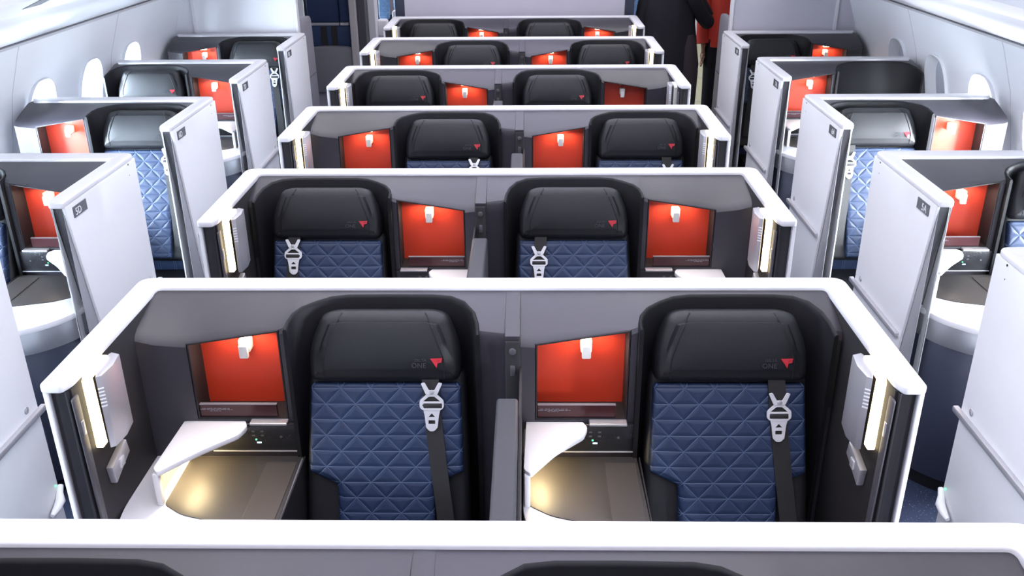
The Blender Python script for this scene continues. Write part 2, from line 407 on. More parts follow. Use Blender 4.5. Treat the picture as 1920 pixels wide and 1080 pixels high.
def socket_node(off):
    def f(bm): box(bm, 0.165+off, 0.428+off, -0.187, -0.168, zt(-0.445), zt(-0.352), 0.006)
    def tr(bm):
        box(bm, 0.17+off, 0.424+off, -0.189, -0.186, zt(-0.4460), zt(-0.4420), 0.001)
        box(bm, 0.29+off, 0.398+off, -0.196, -0.166, zt(-0.352), zt(-0.344), 0.002)
    def s(bm):
        for i, j in ((0, 0), (1, 0), (0, 1), (1, 1)):
            box(bm, 0.290+off+i*0.026, 0.299+off+i*0.026, -0.1885, -0.186, zt(-0.379-j*0.014), zt(-0.374-j*0.014), 0.0005)
        disc(bm, (0.375+off, -0.1865, zt(-0.395)), 'y', 0.004, -0.002, 12)
    g = shape('green_light', lambda bm: disc(bm, (0.301+off, -0.187, zt(-0.404)), 'y', 0.0026, -0.002, 10))
    b = shape('blue_light', lambda bm: box(bm, 0.302+off, 0.315+off, -0.1885, -0.186, zt(-0.4165), zt(-0.4125), 0.0005))
    return node('socket_panel', shape('socket_panel', f, 30), 'gloss', [node('edge_trim', shape('edge_trim', tr), 'satin'),
        node('socket', shape('socket', s), 'grey'), node('green_light', g, 'green'), node('blue_light', b, 'blueled')], label='glossy black socket panel with tiny status lights')

def console_nodes(x0):
    """side console: x0 is where it starts in module coordinates"""
    plan = round_poly([(x0, -0.186), (0.431, -0.186), (0.438, -0.715), (0.175, -0.735), (x0+0.04, -0.60), (x0, -0.46)], [0, 0, 0.02, 0.09, 0.08, 0.06], 6)
    plate = [(max(x0, 0.09)+0.016, -0.192), (0.4305, -0.192), (0.4355, -0.545), (max(x0, 0.09)+0.075, -0.462), (max(x0, 0.09)+0.016, -0.418)]
    top = shape('table_top', lambda bm: prism(bm, plan, 'z', zt(-0.485), zt(-0.462), 0.003), 35)
    pl = shape('laminate_inlay', lambda bm: prism(bm, round_poly(plate, [0, 0, 0.012, 0.02, 0.012], 3), 'z', zt(-0.4625), zt(-0.4590), 0.0008), 35)
    lid = shape('flap_lid', lambda bm: box(bm, 0.335, 0.424, -0.50, -0.222, zt(-0.4592), zt(-0.4568), 0.001))
    def sc(p, k): cx, cy = 0.22, -0.3; return [(cx+(q[0]-cx)*k if q[0] > x0+0.02 else q[0], cy+(q[1]-cy)*k if q[1] < -0.2 else q[1]) for q in p]
    band = shape('metal_band', lambda bm: prism(bm, sc(plan, 0.985), 'z', zt(-0.575), zt(-0.4845), 0.002), 35)
    base = shape('cabinet_base', lambda bm: prism(bm, sc(plan, 0.965), 'z', 0.06, zt(-0.575), 0.002), 35)
    kick = shape('kick_plinth', lambda bm: prism(bm, sc(plan, 0.93), 'z', 0.0, 0.061), 35)
    sidep = shape('seat_side_panel', lambda bm: box(bm, 0.4365, 0.4405, -0.69, -0.190, 0.06, zt(-0.4600), 0.001))
    latch = shape('drawer_pull', lambda bm: box(bm, 0.20, 0.245, -0.734, -0.718, zt(-0.555), zt(-0.530), 0.003))
    bx = max(x0, 0.085)
    bp = round_poly([(bx+0.008, -0.172), (0.272, -0.172), (0.285, -0.200), (0.272, -0.245), (0.190, -0.325), (bx+0.02, -0.428), (bx+0.002, -0.405)], [0, 0.004, 0.012, 0.012, 0.02, 0.012, 0.01], 4)
    def br(bm):
        prism(bm, bp, 'z', zt(-0.366), zt(-0.350), 0.003)
        box(bm, bx+0.004, bx+0.020, -0.424, -0.404, zt(-0.463), zt(-0.360), 0.003)
    side = shape('bracket_panel', lambda bm: box(bm, bx+0.004, bx+0.010, -0.410, -0.190, zt(-0.463), zt(-0.364)))
    strip = shape('light_strip', lambda bm: box(bm, bx+0.0105, bx+0.0145, -0.400, -0.200, zt(-0.4590), zt(-0.4540)))
    return [node('table_top', top, 'white'), node('laminate_inlay', pl, 'plate', [node('flap_lid', lid, 'plate')], label='dark laminate inlay with a hinged flap'),
            node('metal_band', band, 'band', [node('drawer_pull', latch, 'gloss')]), node('cabinet_base', base, 'navy'), node('kick_plinth', kick, 'black'), node('seat_side_panel', sidep, 'lining'),
            node('raised_shelf', shape('raised_shelf', br, 35), 'white', [node('bracket_panel', side, 'satin'), node('light_strip', strip, 'warm')], label='raised white shelf bent down to a slim leg')]

def lamp_nodes(wx):
    """reading lamp, control box, door pull on the inner face (facing +x) of the wall at x=wx"""
    def body(bm):
        prism(bm, [(wx+0.026, -0.470), (wx+0.034, -0.492), (wx+0.046, -0.484), (wx+0.052, -0.430), (wx+0.044, -0.372), (wx+0.020, -0.362), (wx+0.016, -0.372)], 'z', zt(-0.228), zt(-0.022), 0.002)
    def slots(bm):
        for k in range(6):
            z = -0.058-k*0.010; prism(bm, [(wx+0.0345, -0.4932), (wx+0.0462, -0.4852), (wx+0.0455, -0.4835), (wx+0.034, -0.4915)], 'z', zt(z), zt(z+0.0035))
    strip = shape('light_strip', lambda bm: prism(bm, [(-0.500, zt(-0.222)), (-0.500, zt(-0.030)), (-0.490, zt(-0.020)), (-0.385, zt(-0.018)), (-0.385, zt(-0.030)), (-0.478, zt(-0.032)), (-0.474, zt(-0.222))], 'x', wx+0.001, wx+0.021, 0.003))
    def ctl(bm):
        prism(bm, [(-0.478, zt(-0.300)), (-0.380, zt(-0.276)), (-0.372, zt(-0.318)), (-0.470, zt(-0.352))], 'x', wx, wx+0.020, 0.004)
    def slider(bm): box(bm, wx+0.018, wx+0.024, -0.440, -0.415, zt(-0.327), zt(-0.300), 0.002)
    def pull(bm):
        prism(bm, round_poly([(-0.560, zt(-0.045)), (-0.530, zt(-0.045)), (-0.524, zt(-0.62)), (-0.548, zt(-0.62))], 0.008, 4), 'x', wx-0.001, wx+0.005, 0.002)
    def knob(bm): box(bm, wx+0.004, wx+0.008, -0.549, -0.536, zt(-0.155), zt(-0.115), 0.002)
    return [node('reading_lamp', shape('reading_lamp', body, 30), 'satin', [node('vent_slots', shape('vent_slots', slots), 'ink'), node('light_strip', strip, 'warm')], label='silver reading lamp with a glowing warm strip behind'),
            node('control_box', shape('control_box', ctl, 30), 'satin', [node('slider', shape('slider', slider, 30), 'silver')]),
            node('door_pull', shape('door_pull', pull, 30), 'grey', [node('thumb_catch', shape('thumb_catch', knob, 30), 'satin')])]

def wing_nodes(xo, xi, yf, yb, slant=0.0, shiny=False):
    """aisle wall between x=xo (aisle face) and x=xi (inner face); yf front end at the top, slant = how far it recedes at the floor"""
    s = 1 if xi > xo else -1
    def quad(bm, a, b, f0, y1, z0, z1, bev=0.0):
        sl = lambda z: f0 + slant*(-z)/1.2
        prism(bm, [(sl(z1), zt(z1)), (y1, zt(z1)), (y1, zt(z0)), (sl(z0), zt(z0))], 'x', min(a, b), max(a, b), bev)
    outer = shape('outer_skin', lambda bm: quad(bm, xo, xo+s*0.012, yf, yb-0.004, -1.20, -0.022, 0.002), 30)
    core = shape('door_edge', lambda bm: quad(bm, xo+s*0.0125, xi-s*0.0125, yf+0.010, -0.0, -1.20, -0.024, 0.001), 30)
    inner = shape('inner_lining', lambda bm: quad(bm, xi-s*0.012, xi, yf+0.012, -0.0, -1.20, -0.024, 0.001), 30)
    edge = shape('edge_strip', lambda bm: quad(bm, xi-s*0.0125, xi-s*0.0065, yf+0.002, yf+0.014, -1.20, -0.026, 0.001), 30)
    seal = shape('door_seal', lambda bm: quad(bm, xo+s*0.0125, xo+s*0.0155, yf+0.004, yf+0.012, -1.20, -0.028), 30)
    return [node('outer_skin', outer, 'side'), node('door_edge', core, 'grey' if shiny else 'pocket'), node('inner_lining', inner, 'lining'), node('edge_strip', edge, 'side' if shiny else 'pocket'), node('door_seal', seal, 'satin')]

# ---------------------------- centre pair (cubby left, seat right, twice)
def centre_nodes():
    a = shape('s', lambda bm: shell_body(bm, XS+[1.03], 0, -0.98), None)
    b = shape('s', lambda bm: shell_body(bm, [0.05]+XS[3:-1]+[0.985], 0, 0.0), None)
    a = boolean(a, [rec_cut(-0.98), cub_cut(-0.98)], 'a'); b = boolean(b, [rec_cut(0.0), cub_cut(0.0)], 'b')
    bm = bmesh.new(); bm.from_mesh(a); bm.from_mesh(b); sh = bpy.data.meshes.new('back_shell'); bm.to_mesh(sh); bm.free()
    sh.shade_smooth(); sh.set_sharp_from_angle(angle=math.radians(28))
    def cap(bm):
        o = round_poly([(-1.045, -0.570), (-1.045, 0.070), (1.045, 0.070), (1.045, -0.570), (0.992, -0.570), (0.978, -0.535), (0.978, 0.0), (-0.978, 0.0), (-0.978, -0.535), (-0.992, -0.570)],
                       [0.014, 0.045, 0.045, 0.014, 0.010, 0.03, 0.018, 0.018, 0.03, 0.010], 6)
        prism(bm, o, 'z', zt(-0.024), zt(0.0), 0.006, 3)
    back = shape('rear_skin', lambda bm: box(bm, -1.033, 1.033, 0.0665, 0.070, 0.02, zt(-0.024)))
    ridge = shape('divider_ridge', lambda bm: prism(bm, [(0.0, zt(-0.012)), (-0.10, zt(-0.036)), (-0.188, zt(-0.066)), (-0.188, zt(-0.3)), (0.0, zt(-0.3))], 'x', 0.049, 0.093, 0.004), 30)
    post = shape('divider_post', lambda bm: box(bm, 0.051, 0.091, -0.198, -0.186, zt(-1.15), zt(-0.078), 0.003), 30)
    def kn(bm): disc(bm, (0.071, -0.198, zt(-0.105)), 'y', 0.010, -0.010, 18); box(bm, 0.0635, 0.0785, -0.203, -0.196, zt(-0.185), zt(-0.150), 0.004)
    scr = shape('privacy_screen', lambda bm: box(bm, 0.034, 0.089, -0.960, -0.430, zt(-1.10), zt(-0.115), 0.008, 3), 30)
    div = shape('divider_panel', lambda bm: box(bm, 0.090, 0.0965, -0.96, -0.19, zt(-1.15), zt(-0.16), 0.001))
    N = [node('back_shell', sh, 'shell'), node('top_trim', shape('top_trim', cap, 35), 'white', label='white lacquered top trim'), node('rear_skin', back, 'greyl'),
         node('divider_ridge', ridge, 'shell', [node('divider_post', post, 'lining', [node('release_knob', shape('release_knob', kn, 30), 'grey')])]),
         node('privacy_screen', scr, 'screen', label='mid grey privacy screen lowered between the two seats'), node('divider_panel', div, 'lining')]
    for off in (-0.98, 0.0):
        N += surround_nodes(off) + [cubby_nodes(off), socket_node(off)]
    L_ = wing_nodes(-1.045, -0.98, -0.560, 0.065) + lamp_nodes(-0.98)
    N += L_
    def mir(n):
        return node(n['name'], mirrored(n['mesh']), n['mat'], [mir(k) for k in n['kids']], n['label'])
    N += [mir(n) for n in L_]
    def seams(bm):       # literature pocket lid beside the right-hand seat
        box(bm, 0.958, 0.978, -0.176, -0.170, zt(-0.30), zt(-0.085), 0.002)
    N.append(node('pocket_lid', shape('pocket_lid', seams, 30), 'lining'))
    return N

# ---------------------------- side suites
def side_nodes(kind, placard):
    """left-hand side suite; kind 'A': cubby at the window, 'B': cubby at the aisle. x is the cabin x"""
    if kind == 'A': off, sg = -2.63, 1
    else: off, sg = -1.64, -1
    X = (XS if kind == 'A' else [x for x in XS if x >= 0.0])
    xs = [x for x in X if x < 0.955] + [0.958] if kind == 'A' else [-0.034] + [x for x in X if x > 0.04] 
    if kind == 'A': xs = [0.03] + [x for x in xs if x >= 0.05]
    if kind == 'B': xs = [0.036] + [x for x in X if x > 0.04 and x < 0.955] + [0.958]
    # all geometry of the module is built at offset 0 and then moved / mirrored
    def place(n):
        me = n['mesh'].copy()
        if sg < 0: me.transform(Matrix.Scale(-1, 4, (1, 0, 0))); me.flip_normals()
        me.transform(Matrix.Translation((off, 0, 0)))
        me.name = n['mesh'].name
        return node(n['name'], me, n['mat'], [place(k) for k in n['kids']], n['label'])
    s = boolean(shape('s', lambda bm: shell_body(bm, xs, 0, 0.0)), [rec_cut(0.0), cub_cut(0.0)], 'back_shell')
    s.shade_smooth(); s.set_sharp_from_angle(angle=math.radians(28))
    N = [place(n) for n in [node('back_shell', s, 'shell')] + surround_nodes(0.0) + [cubby_nodes(0.0), socket_node(0.0)]]
    def cap(bm):
        o = round_poly([(-1.610, -0.585), (-1.610, 0.098), (-2.600, 0.098), (-2.600, 0.055), (-2.570, 0.0), (-1.677, 0.0), (-1.677, -0.545), (-1.665, -0.585)],
                       [0.012, 0.045, 0.02, 0.01, 0.01, 0.012, 0.02, 0.012], 6)
        prism(bm, o, 'z', zt(-0.024), zt(0.0), 0.006, 3)
    N.append(node('top_trim', shape('top_trim', cap, 35), 'white', label='white lacquered top trim'))
    N.append(node('rear_skin', shape('rear_skin', lambda bm: box(bm, -2.58, -1.625, 0.067, 0.092, 0.02, zt(-0.024), 0.002)), 'side'))
    N += wing_nodes(-1.610, -1.675, -0.575, 0.096, slant=0.20, shiny=True)
    rail = shape('door_rail', lambda bm: prism(bm, round_poly([(-0.455, zt(-0.600)), (0.118, zt(-0.600)), (0.118, zt(-0.622)), (-0.455, zt(-0.622))], 0.008, 3), 'x', -1.611, -1.592, 0.003), 30)
    but = shape('lock_button', lambda bm: (disc(bm, (-1.611, 0.022, zt(-0.572)), 'x', 0.013, 0.004), disc(bm, (-1.608, 0.022, zt(-0.572)), 'x', 0.008, 0.003)), 30)
    dot = shape('screw_hole', lambda bm: (disc(bm, (-1.611, 0.014, zt(-0.030)), 'x', 0.0045, 0.002, 10), disc(bm, (-1.611, 0.010, zt(-0.076)), 'x', 0.0025, 0.0016, 8)))
    def lat(bm):
        tube(bm, [(-1.606, 0.10, zt(-0.94)), (-1.600, 0.075, zt(-0.955)), (-1.592, 0.055, zt(-0.975)), (-1.590, 0.02, zt(-0.985)), (-1.592, -0.015, zt(-0.99))], [0.010, 0.012, 0.017, 0.015, 0.008], 10)
    ledg = shape('status_light', lambda bm: disc(bm, (-1.611, 0.075, zt(-0.925)), 'x', 0.004, 0.004, 10))
    N += [node('door_rail', rail, 'satin'), node('lock_button', but, 'satin'), node('screw_hole', dot, 'black'),
          node('floor_latch', shape('floor_latch', lat, 40), 'side', [node('status_light', ledg, 'green')])]
    return N
def placard_nodes(txt, left):
    """seat number plate, built for the left wall (faces +x) or the right wall (faces -x)"""
    s = 1 if left else -1
    xf = -1.610 if left else 1.610
    def pl(bm):
        prism(bm, [(-0.519, zt(-0.040)), (-0.410, zt(-0.040)), (-0.410, zt(-0.082)), (-0.519, zt(-0.082))], 'x', *sorted((xf, xf+s*0.003)))
    t = text_mesh(txt, 0.040, 0.0006, 'LEFT')
    if left: t.transform(Matrix.Translation((xf+0.0036, -0.507, zt(-0.0755))) @ Matrix.Rotation(math.pi/2, 4, 'Z') @ Matrix.Rotation(math.pi/2, 4, 'X'))
    else: t.transform(Matrix.Translation((xf-0.0036, -0.455, zt(-0.0755))) @ Matrix.Rotation(-math.pi/2, 4, 'Z') @ Matrix.Rotation(math.pi/2, 4, 'X'))
    t.name = 'seat_number'
    return node('number_placard', shape('number_placard', pl), 'plac', [node('seat_number', t, 'ink')], label='dark placard with the white seat number ' + txt)

# ---------------------------- seat (origin under the middle of the seat, y=0 the partition face)
RECL = math.radians(20)
def recline(me, z0=-0.235, y0=-0.135, ang=RECL):
    me.transform(Matrix.Translation((0, y0, zt(z0))) @ Matrix.Rotation(-ang, 4, 'X')); return me
def belt_meshes(up=0.0):
    st = shape('strap', lambda bm: None)
    bm = bmesh.new(); pts = [(0.128, 0.02), (0.133, -0.06), (0.140, -0.14), (0.152, -0.25), (0.168, -0.38), (0.182, -0.52)]
    for a, b in zip(pts, pts[1:]):
        pass
    F_ = [bm.verts.new((x-0.023, -0.038, z)) for x, z in pts] + [bm.verts.new((x+0.025, -0.038, z)) for x, z in pts[::-1]]
    B_ = [bm.verts.new((v.co.x, -0.033, v.co.z)) for v in F_]
    n = len(pts)
    for i in range(n-1):
        bm.faces.new((F_[i], F_[2*n-1-i], F_[2*n-2-i], F_[i+1])); bm.faces.new((B_[i], B_[i+1], B_[2*n-2-i], B_[2*n-1-i]))
    for i in range(2*n): bm.faces.new((F_[i], F_[(i+1) % (2*n)], B_[(i+1) % (2*n)], B_[i]))
    bmesh.ops.recalc_face_normals(bm, faces=bm.faces[:]); bm.to_mesh(st); bm.free()
    # metal tongue, hook and frame in the x,y plane
    ton = [round_poly([(-0.024, 0.0), (0.024, 0.0), (0.020, -0.016), (0.016, -0.052), (0.006, -0.062), (-0.006, -0.062), (-0.016, -0.052), (-0.020, -0.016)], 0.004, 3),
           [(-0.011, -0.022), (0.011, -0.022), (0.0, -0.010)], round_poly([(-0.010, -0.030), (0.010, -0.030), (0.010, -0.042), (-0.010, -0.042)], 0.002, 2)]
    fr = [round_poly([(-0.012, 0.046), (0.012, 0.046), (0.034, 0.026), (0.034, 0.006), (0.024, -0.002), (-0.024, -0.002), (-0.034, 0.006), (-0.034, 0.026)], 0.005, 3),
          round_poly([(-0.008, 0.038), (0.008, 0.038), (0.026, 0.023), (-0.026, 0.023)], 0.003, 2), round_poly([(-0.027, 0.016), (0.027, 0.016), (0.027, 0.008), (-0.027, 0.008)], 0.003, 2)]
    hk = [round_poly([(-0.030, 0.076), (-0.020, 0.078), (-0.008, 0.056), (0.008, 0.056), (0.020, 0.078), (0.030, 0.076), (0.016, 0.044), (-0.016, 0.044)], 0.003, 2)]
    R = []
    for nm, pl, dy in (('tongue_plate', ton, 0.0), ('buckle_frame', fr, 0.001), ('harness_hook', hk, 0.003)):
        me = holed(pl, 0.0012); me.transform(Matrix.Translation((0.137-up*0.1, -0.0425-dy, -0.105+up)) @ Matrix.Rotation(math.pi/2, 4, 'X')); me.name = nm; R.append(me)
    pin = shape('pivot_pin', lambda bm: disc(bm, (0.137-up*0.1, -0.046, -0.054+up), 'y', 0.007, -0.004, 14), 30)
    bar = shape('webbing_loop', lambda bm: box(bm, 0.110, 0.164, -0.047, -0.040, -0.101+up, -0.086+up, 0.003), 30)
    for m_ in R + [st, pin, bar]: recline(m_)
    return st, R, pin, bar
def seat_nodes(drop=0.0, up=0.0):
    # headrest: rounded, wider low, in a plane reclined with the back
    ho = round_poly([(-0.214, 0.0), (0.214, 0.0), (0.217, 0.098), (0.178, 0.192), (0.140, 0.203), (-0.140, 0.203), (-0.178, 0.192), (-0.217, 0.098)], [0.028, 0.028, 0.05, 0.03, 0.03, 0.03, 0.03, 0.05], 5)
    HB, HT = 0.020, 0.085
    HCZ = sum(p[1] for p in ho)/len(ho); HHZ = max(abs(p[1]-HCZ) for p in ho)
    def surf(x, z): return -bulge(x, z, 0.205, 0.10, 0.095, HB) - 0.0005
    head = shape('headrest', lambda bm: pillow(bm, ho, HT, 0.030, HB), 40)
    head.transform(Matrix.Translation((0, -0.050, 0)))
    def seam(bm, sg):
        for _ in (0,):
            pts = []
            for t in range(13):
                z = 0.196-0.184*t/12; x = 0.118+0.054*min(1, (0.196-z)/0.13)**0.8
                d = 0.203-z; e = z
                if min(d, e) < 0.03: y = 0.03-math.sqrt(max(0, 0.03**2-(0.03-min(d, e))**2))
                else: y = -HB*max(0, 1-min(1, x/0.217/0.93)**6)*max(0, 1-min(1, abs((z-HCZ)/HHZ)/0.93)**2.2)
                pts.append((sg*x, -0.050+y-0.0004, z))
            tube(bm, pts, 0.0021, 6)
    sm, sm2 = (shape('seam', lambda bm, q=q: seam(bm, q), 60) for q in (-1, 1))
    # emblem: a red triangle pointing down with a darker folded corner
    lx, lz = 0.150, 0.058; y0 = -0.050-0.0165
    def emb(bm): prism(bm, [(lx-0.017, lz+0.012), (lx+0.017, lz+0.013), (lx+0.014, lz+0.001), (lx+0.004, lz-0.001), (lx+0.001, lz-0.014)], 'y', y0, y0+0.012)
    def emb2(bm):
        prism(bm, [(lx+0.004, lz+0.010), (lx+0.015, lz+0.011), (lx+0.003, lz+0.001)], 'y', y0-0.0006, y0+0.002)
    t1 = text_mesh('DELTA', 0.011, 0.0004, 'RIGHT'); t2 = text_mesh('ONE', 0.020, 0.0004, 'RIGHT')
    t1.transform(Matrix.Translation((0.122, -0.0695, 0.062)) @ Matrix.Rotation(math.pi/2, 4, 'X')); t2.transform(Matrix.Translation((0.122, -0.0695, 0.044)) @ Matrix.Rotation(math.pi/2, 4, 'X'))
    bm = bmesh.new(); bm.from_mesh(t1); bm.from_mesh(t2); tt = bpy.data.meshes.new('debossed_lettering'); bm.to_mesh(tt); bm.free()
    e1, e2 = shape('emblem', emb), shape('emblem_fold', emb2)
    for m_ in (head, sm, sm2, e1, e2, tt): recline(m_, z0=-0.232-drop)
    # backrest
    bo = round_poly([(-0.226, 0.03), (0.226, 0.03), (0.236, -0.30), (0.240, -0.60), (-0.240, -0.60), (-0.236, -0.30)], 0.03, 4)
    bk = recline(shape('backrest', lambda bm: pillow(bm, bo, 0.09, 0.02, 0.0), 40))
    qo = round_poly([(-0.214, -0.004), (0.214, -0.004), (0.223, -0.262), (0.142, -0.300), (0.136, -0.585), (-0.136, -0.585), (-0.142, -0.300), (-0.223, -0.262)], [0.012, 0.012, 0.006, 0.012, 0.01, 0.01, 0.012, 0.006], 3)
    qp = recline(shape('quilted_panel', lambda bm: (pillow(bm, qo, 0.04, 0.012, 0.004), bmesh.ops.translate(bm, verts=bm.verts[:], vec=(0, -0.028, 0))), 40))
    cy = -0.335
    cu = shape('seat_cushion', lambda bm: (pillow(bm, round_poly([(-0.245, 0.0), (0.245, 0.0), (0.235, -0.60), (-0.235, -0.60)], 0.05, 5), 0.13, 0.035, 0.010),), 40)
    cu.transform(Matrix.Translation((0, cy+0.02, zt(-0.765))) @ Matrix.Rotation(-math.pi/2, 4, 'X') @ Matrix.Scale(-1, 4, (0, 0, 1)) )
    cu.flip_normals()
    # rotate so the padded face looks up
    qc = cu.copy()
    base = shape('seat_base', lambda bm: box(bm, -0.225, 0.225, cy-0.50, cy+0.12, 0.02, zt(-0.86), 0.02), 30)
    pl = shape('floor_plinth', lambda bm: box(bm, -0.20, 0.20, cy-0.45, cy+0.10, 0.0, 0.03))
    st, R, pin, bar = belt_meshes(up)
    return [node('headrest', head, 'leather', [node('seam', sm, 'seam'), node('seam', sm2, 'seam'), node('emblem_fold', e2, 'logod', keep=True), node('emblem', e1, 'logo', [], keep=True, label='small red triangular emblem'),
                                             node('debossed_lettering', tt, 'deboss', keep=True), ]),
            node('backrest', bk, 'leather', [node('quilted_panel', qp, 'quilt', label='blue quilted leather panel with pale stitching')]),
            node('seat_cushion', cu, 'quilth'), node('seat_base', base, 'black'), node('floor_plinth', pl, 'pocket'),
            node('shoulder_strap', st, 'strap', [node('tongue_plate', R[0], 'silver'), node('buckle_frame', R[1], 'silver'), node('harness_hook', R[2], 'silver'),
                                                 node('pivot_pin', pin, 'satin'), node('webbing_loop', bar, 'strap')], label='black shoulder belt with silver buckle')]

# ------------------------------------------------------------------ BUILD: room shell
Y0, Y1 = -2.6, 17.5
floor_me = shape('floor', lambda bm: box(bm, -2.9, 2.9, Y0, Y1, -0.05, 0.0)); struct('floor', floor_me, 'carpet')
ceil_me = shape('ceiling', lambda bm: box(bm, -1.62, 1.62, Y0, Y1, zt(1.38), zt(1.42))); struct('ceiling', ceil_me, 'bin')
struct('wall_front', shape('wall_front', lambda bm: box(bm, -2.9, 2.9, Y0-0.05, Y0, 0, zt(1.4))), 'bulk')
struct('wall_back', shape('wall_back', lambda bm: box(bm, -2.9, 2.9, Y1, Y1+0.05, 0, zt(1.4))), 'bulk')
WP = [(2.78, -1.22), (2.775, -0.85), (2.745, -0.50), (2.685, -0.22), (2.625, 0.05), (2.545, 0.27), (2.50, 0.37)]
def win_outline(w, h, n=28, e=2.7):
    o = []
    for k in range(n):
        t = 2*math.pi*k/n; c, s = math.cos(t), math.sin(t)
        o.append((math.copysign(abs(c)**(2/e), c)*w/2, math.copysign(abs(s)**(2/e), s)*h/2))
    return o
for sg, nm in ((-1, 'wall_left'), (1, 'wall_right')):
    me = shape(nm, lambda bm: prism(bm, [(sg*x, zt(z)) for x, z in WP] + [(sg*(x+0.03), zt(z)) for x, z in WP[::-1]], 'y', Y0, Y1))
    def cuts(bm):
        for y in WINDOW_Y:
            prism(bm, [(y+a, zt(-0.148)+b) for a, b in win_outline(0.30, 0.43)], 'x', *sorted((sg*2.4, sg*2.95)))
    me = boolean(me, [shape('c', cuts)], nm); me.shade_smooth(); me.set_sharp_from_angle(angle=math.radians(24))
    w = struct(nm, me, 'wall')
    def seams(bm):
        for k in range(0, len(WINDOW_Y), 2):
            y = WINDOW_Y[k]+0.3175
            prism(bm, [(sg*(x-0.001), zt(z)) for x, z in WP[1:]] + [(sg*(x+0.002), zt(z)) for x, z in WP[1:][::-1]], 'y', y-0.003, y+0.003)
    child('panel_joint', shape('panel_joint', seams), 'bulk', w)
wi = 0
def window_meshes(sg):
    def fr(bm):
        O = win_outline(0.318, 0.448); I = win_outline(0.245, 0.365)
        def X(z, d): return sg*(2.655 - z*0.22 + d)
        rings = [[bm.verts.new((X(b, -0.003), a, b)) for a, b in O], [bm.verts.new((X(b*0.97, -0.004), a*0.97, b*0.97)) for a, b in O],
                 [bm.verts.new((X(b, 0.05), a, b)) for a, b in I], [bm.verts.new((X(b, 0.06), a, b)) for a, b in I], [bm.verts.new((X(b, 0.045), a, b)) for a, b in O]]
        n = len(O)
        for A, B in zip(rings, rings[1:]+rings[:1]):
            for i in range(n): bm.faces.new((A[i], A[(i+1) % n], B[(i+1) % n], B[i]))
        bmesh.ops.recalc_face_normals(bm, faces=bm.faces[:])
    def pane(bm):
        I = win_outline(0.25, 0.37)
        A = [bm.verts.new((sg*(2.71-b*0.22), a, b)) for a, b in I]; B = [bm.verts.new((sg*(2.714-b*0.22), a, b)) for a, b in I]; n = len(I)
        bm.faces.new(A); bm.faces.new(B[::-1])
        for i in range(n): bm.faces.new((A[i], B[i], B[(i+1) % n], A[(i+1) % n]))
        bmesh.ops.recalc_face_normals(bm, faces=bm.faces[:])
    return shape('window_frame', fr, 40), shape('window_pane', pane)
for sg in (-1, 1):
    fm, pm = window_meshes(sg)
    for k, y in enumerate(WINDOW_Y):
        wi += 1
        e = bpy.data.objects.new('window_%d' % wi, None); COL.objects.link(e); e.location = (0, y, zt(-0.148)); e['kind'] = 'structure'
        child('window_frame', fm, 'wall', e)
        if sg > 0 and k in (8, 9): child('window_shade', pm, 'shade', e)
        else: child('window_pane', pm, 'acrylic', e)
# overhead bins
BP = [(2.515, 0.375), (2.500, 0.335), (2.460, 0.325), (2.430, 0.350), (2.425, 0.357), (2.06, 0.515), (1.975, 0.560), (1.945, 0.588), (1.90, 0.602), (1.70, 0.690), (1.60, 0.86), (1.55, 1.10), (1.56, 1.40), (2.7, 1.40), (2.7, 0.375)]
for sg, nm in ((-1, 'left'), (1, 'right')):
    e = bpy.data.objects.new('overhead_bin', None); COL.objects.link(e); e.location = (sg*2.1, 4.0, zt(0.34))
    tag(e, 'long white overhead bin run above the %s windows' % nm, 'overhead bin')
    L0 = Matrix.Translation((-sg*2.1, -4.0, -zt(0.34)))
    me = shape('bin_body', lambda bm: prism(bm, [(sg*x, zt(z)) for x, z in BP], 'y', Y0+0.02, 16.5)); me.shade_smooth(); me.set_sharp_from_angle(angle=math.radians(30)); me.transform(L0)
    child('bin_body', me, 'bin', e)
    g = shape('bin_gap', lambda bm: prism(bm, [(sg*2.434, zt(0.345)), (sg*2.4205, zt(0.3545)), (sg*2.4205, zt(0.3585)), (sg*2.434, zt(0.356))], 'y', Y0+0.02, 16.5)); g.transform(L0)
    child('bin_gap', g, 'grey', e)
    if sg < 0:
        v = shape('row_placard', lambda bm: prism(bm, [(-1.80, zt(0.648)), (-1.72, zt(0.683)), (-1.72, zt(0.679)), (-1.80, zt(0.644))], 'y', 3.56, 3.70)); v.transform(L0)
        child('row_placard', v, 'grey', e)

# ------------------------------------------------------------------ BUILD: suites
ORD = ['first', 'second', 'third', 'fourth', 'fifth', 'sixth', 'seventh']
EXTRA = ['cut by the bottom edge of the photo', 'large and fully visible', 'behind the large one', 'in the middle distance', 'with one unlit cubby on the right', 'just before the rearmost', 'rearmost, under the rear bulkhead']
CN = centre_nodes()
SEAT = seat_nodes(); SEAT_LOW = seat_nodes(0.20); SEAT_UP = seat_nodes(0.0, 0.028)
CON0, CON1 = console_nodes(0.0), console_nodes(0.100)
def cub_light(x, y, s, on=True):
    if not on: return
    area('cubby_light', (x, y-0.118, zt(-0.098)), (math.radians(-16), 0, 0), 0.14, 0.03, 0.50, (1.0, 0.80, 0.60))
def shelf_light(x, y):
    l = area('shelf_light', (x, y-0.30, zt(-0.372)), (0, math.radians(-14), 0), 0.03, 0.16, 1.1, (1.0, 0.78, 0.42))
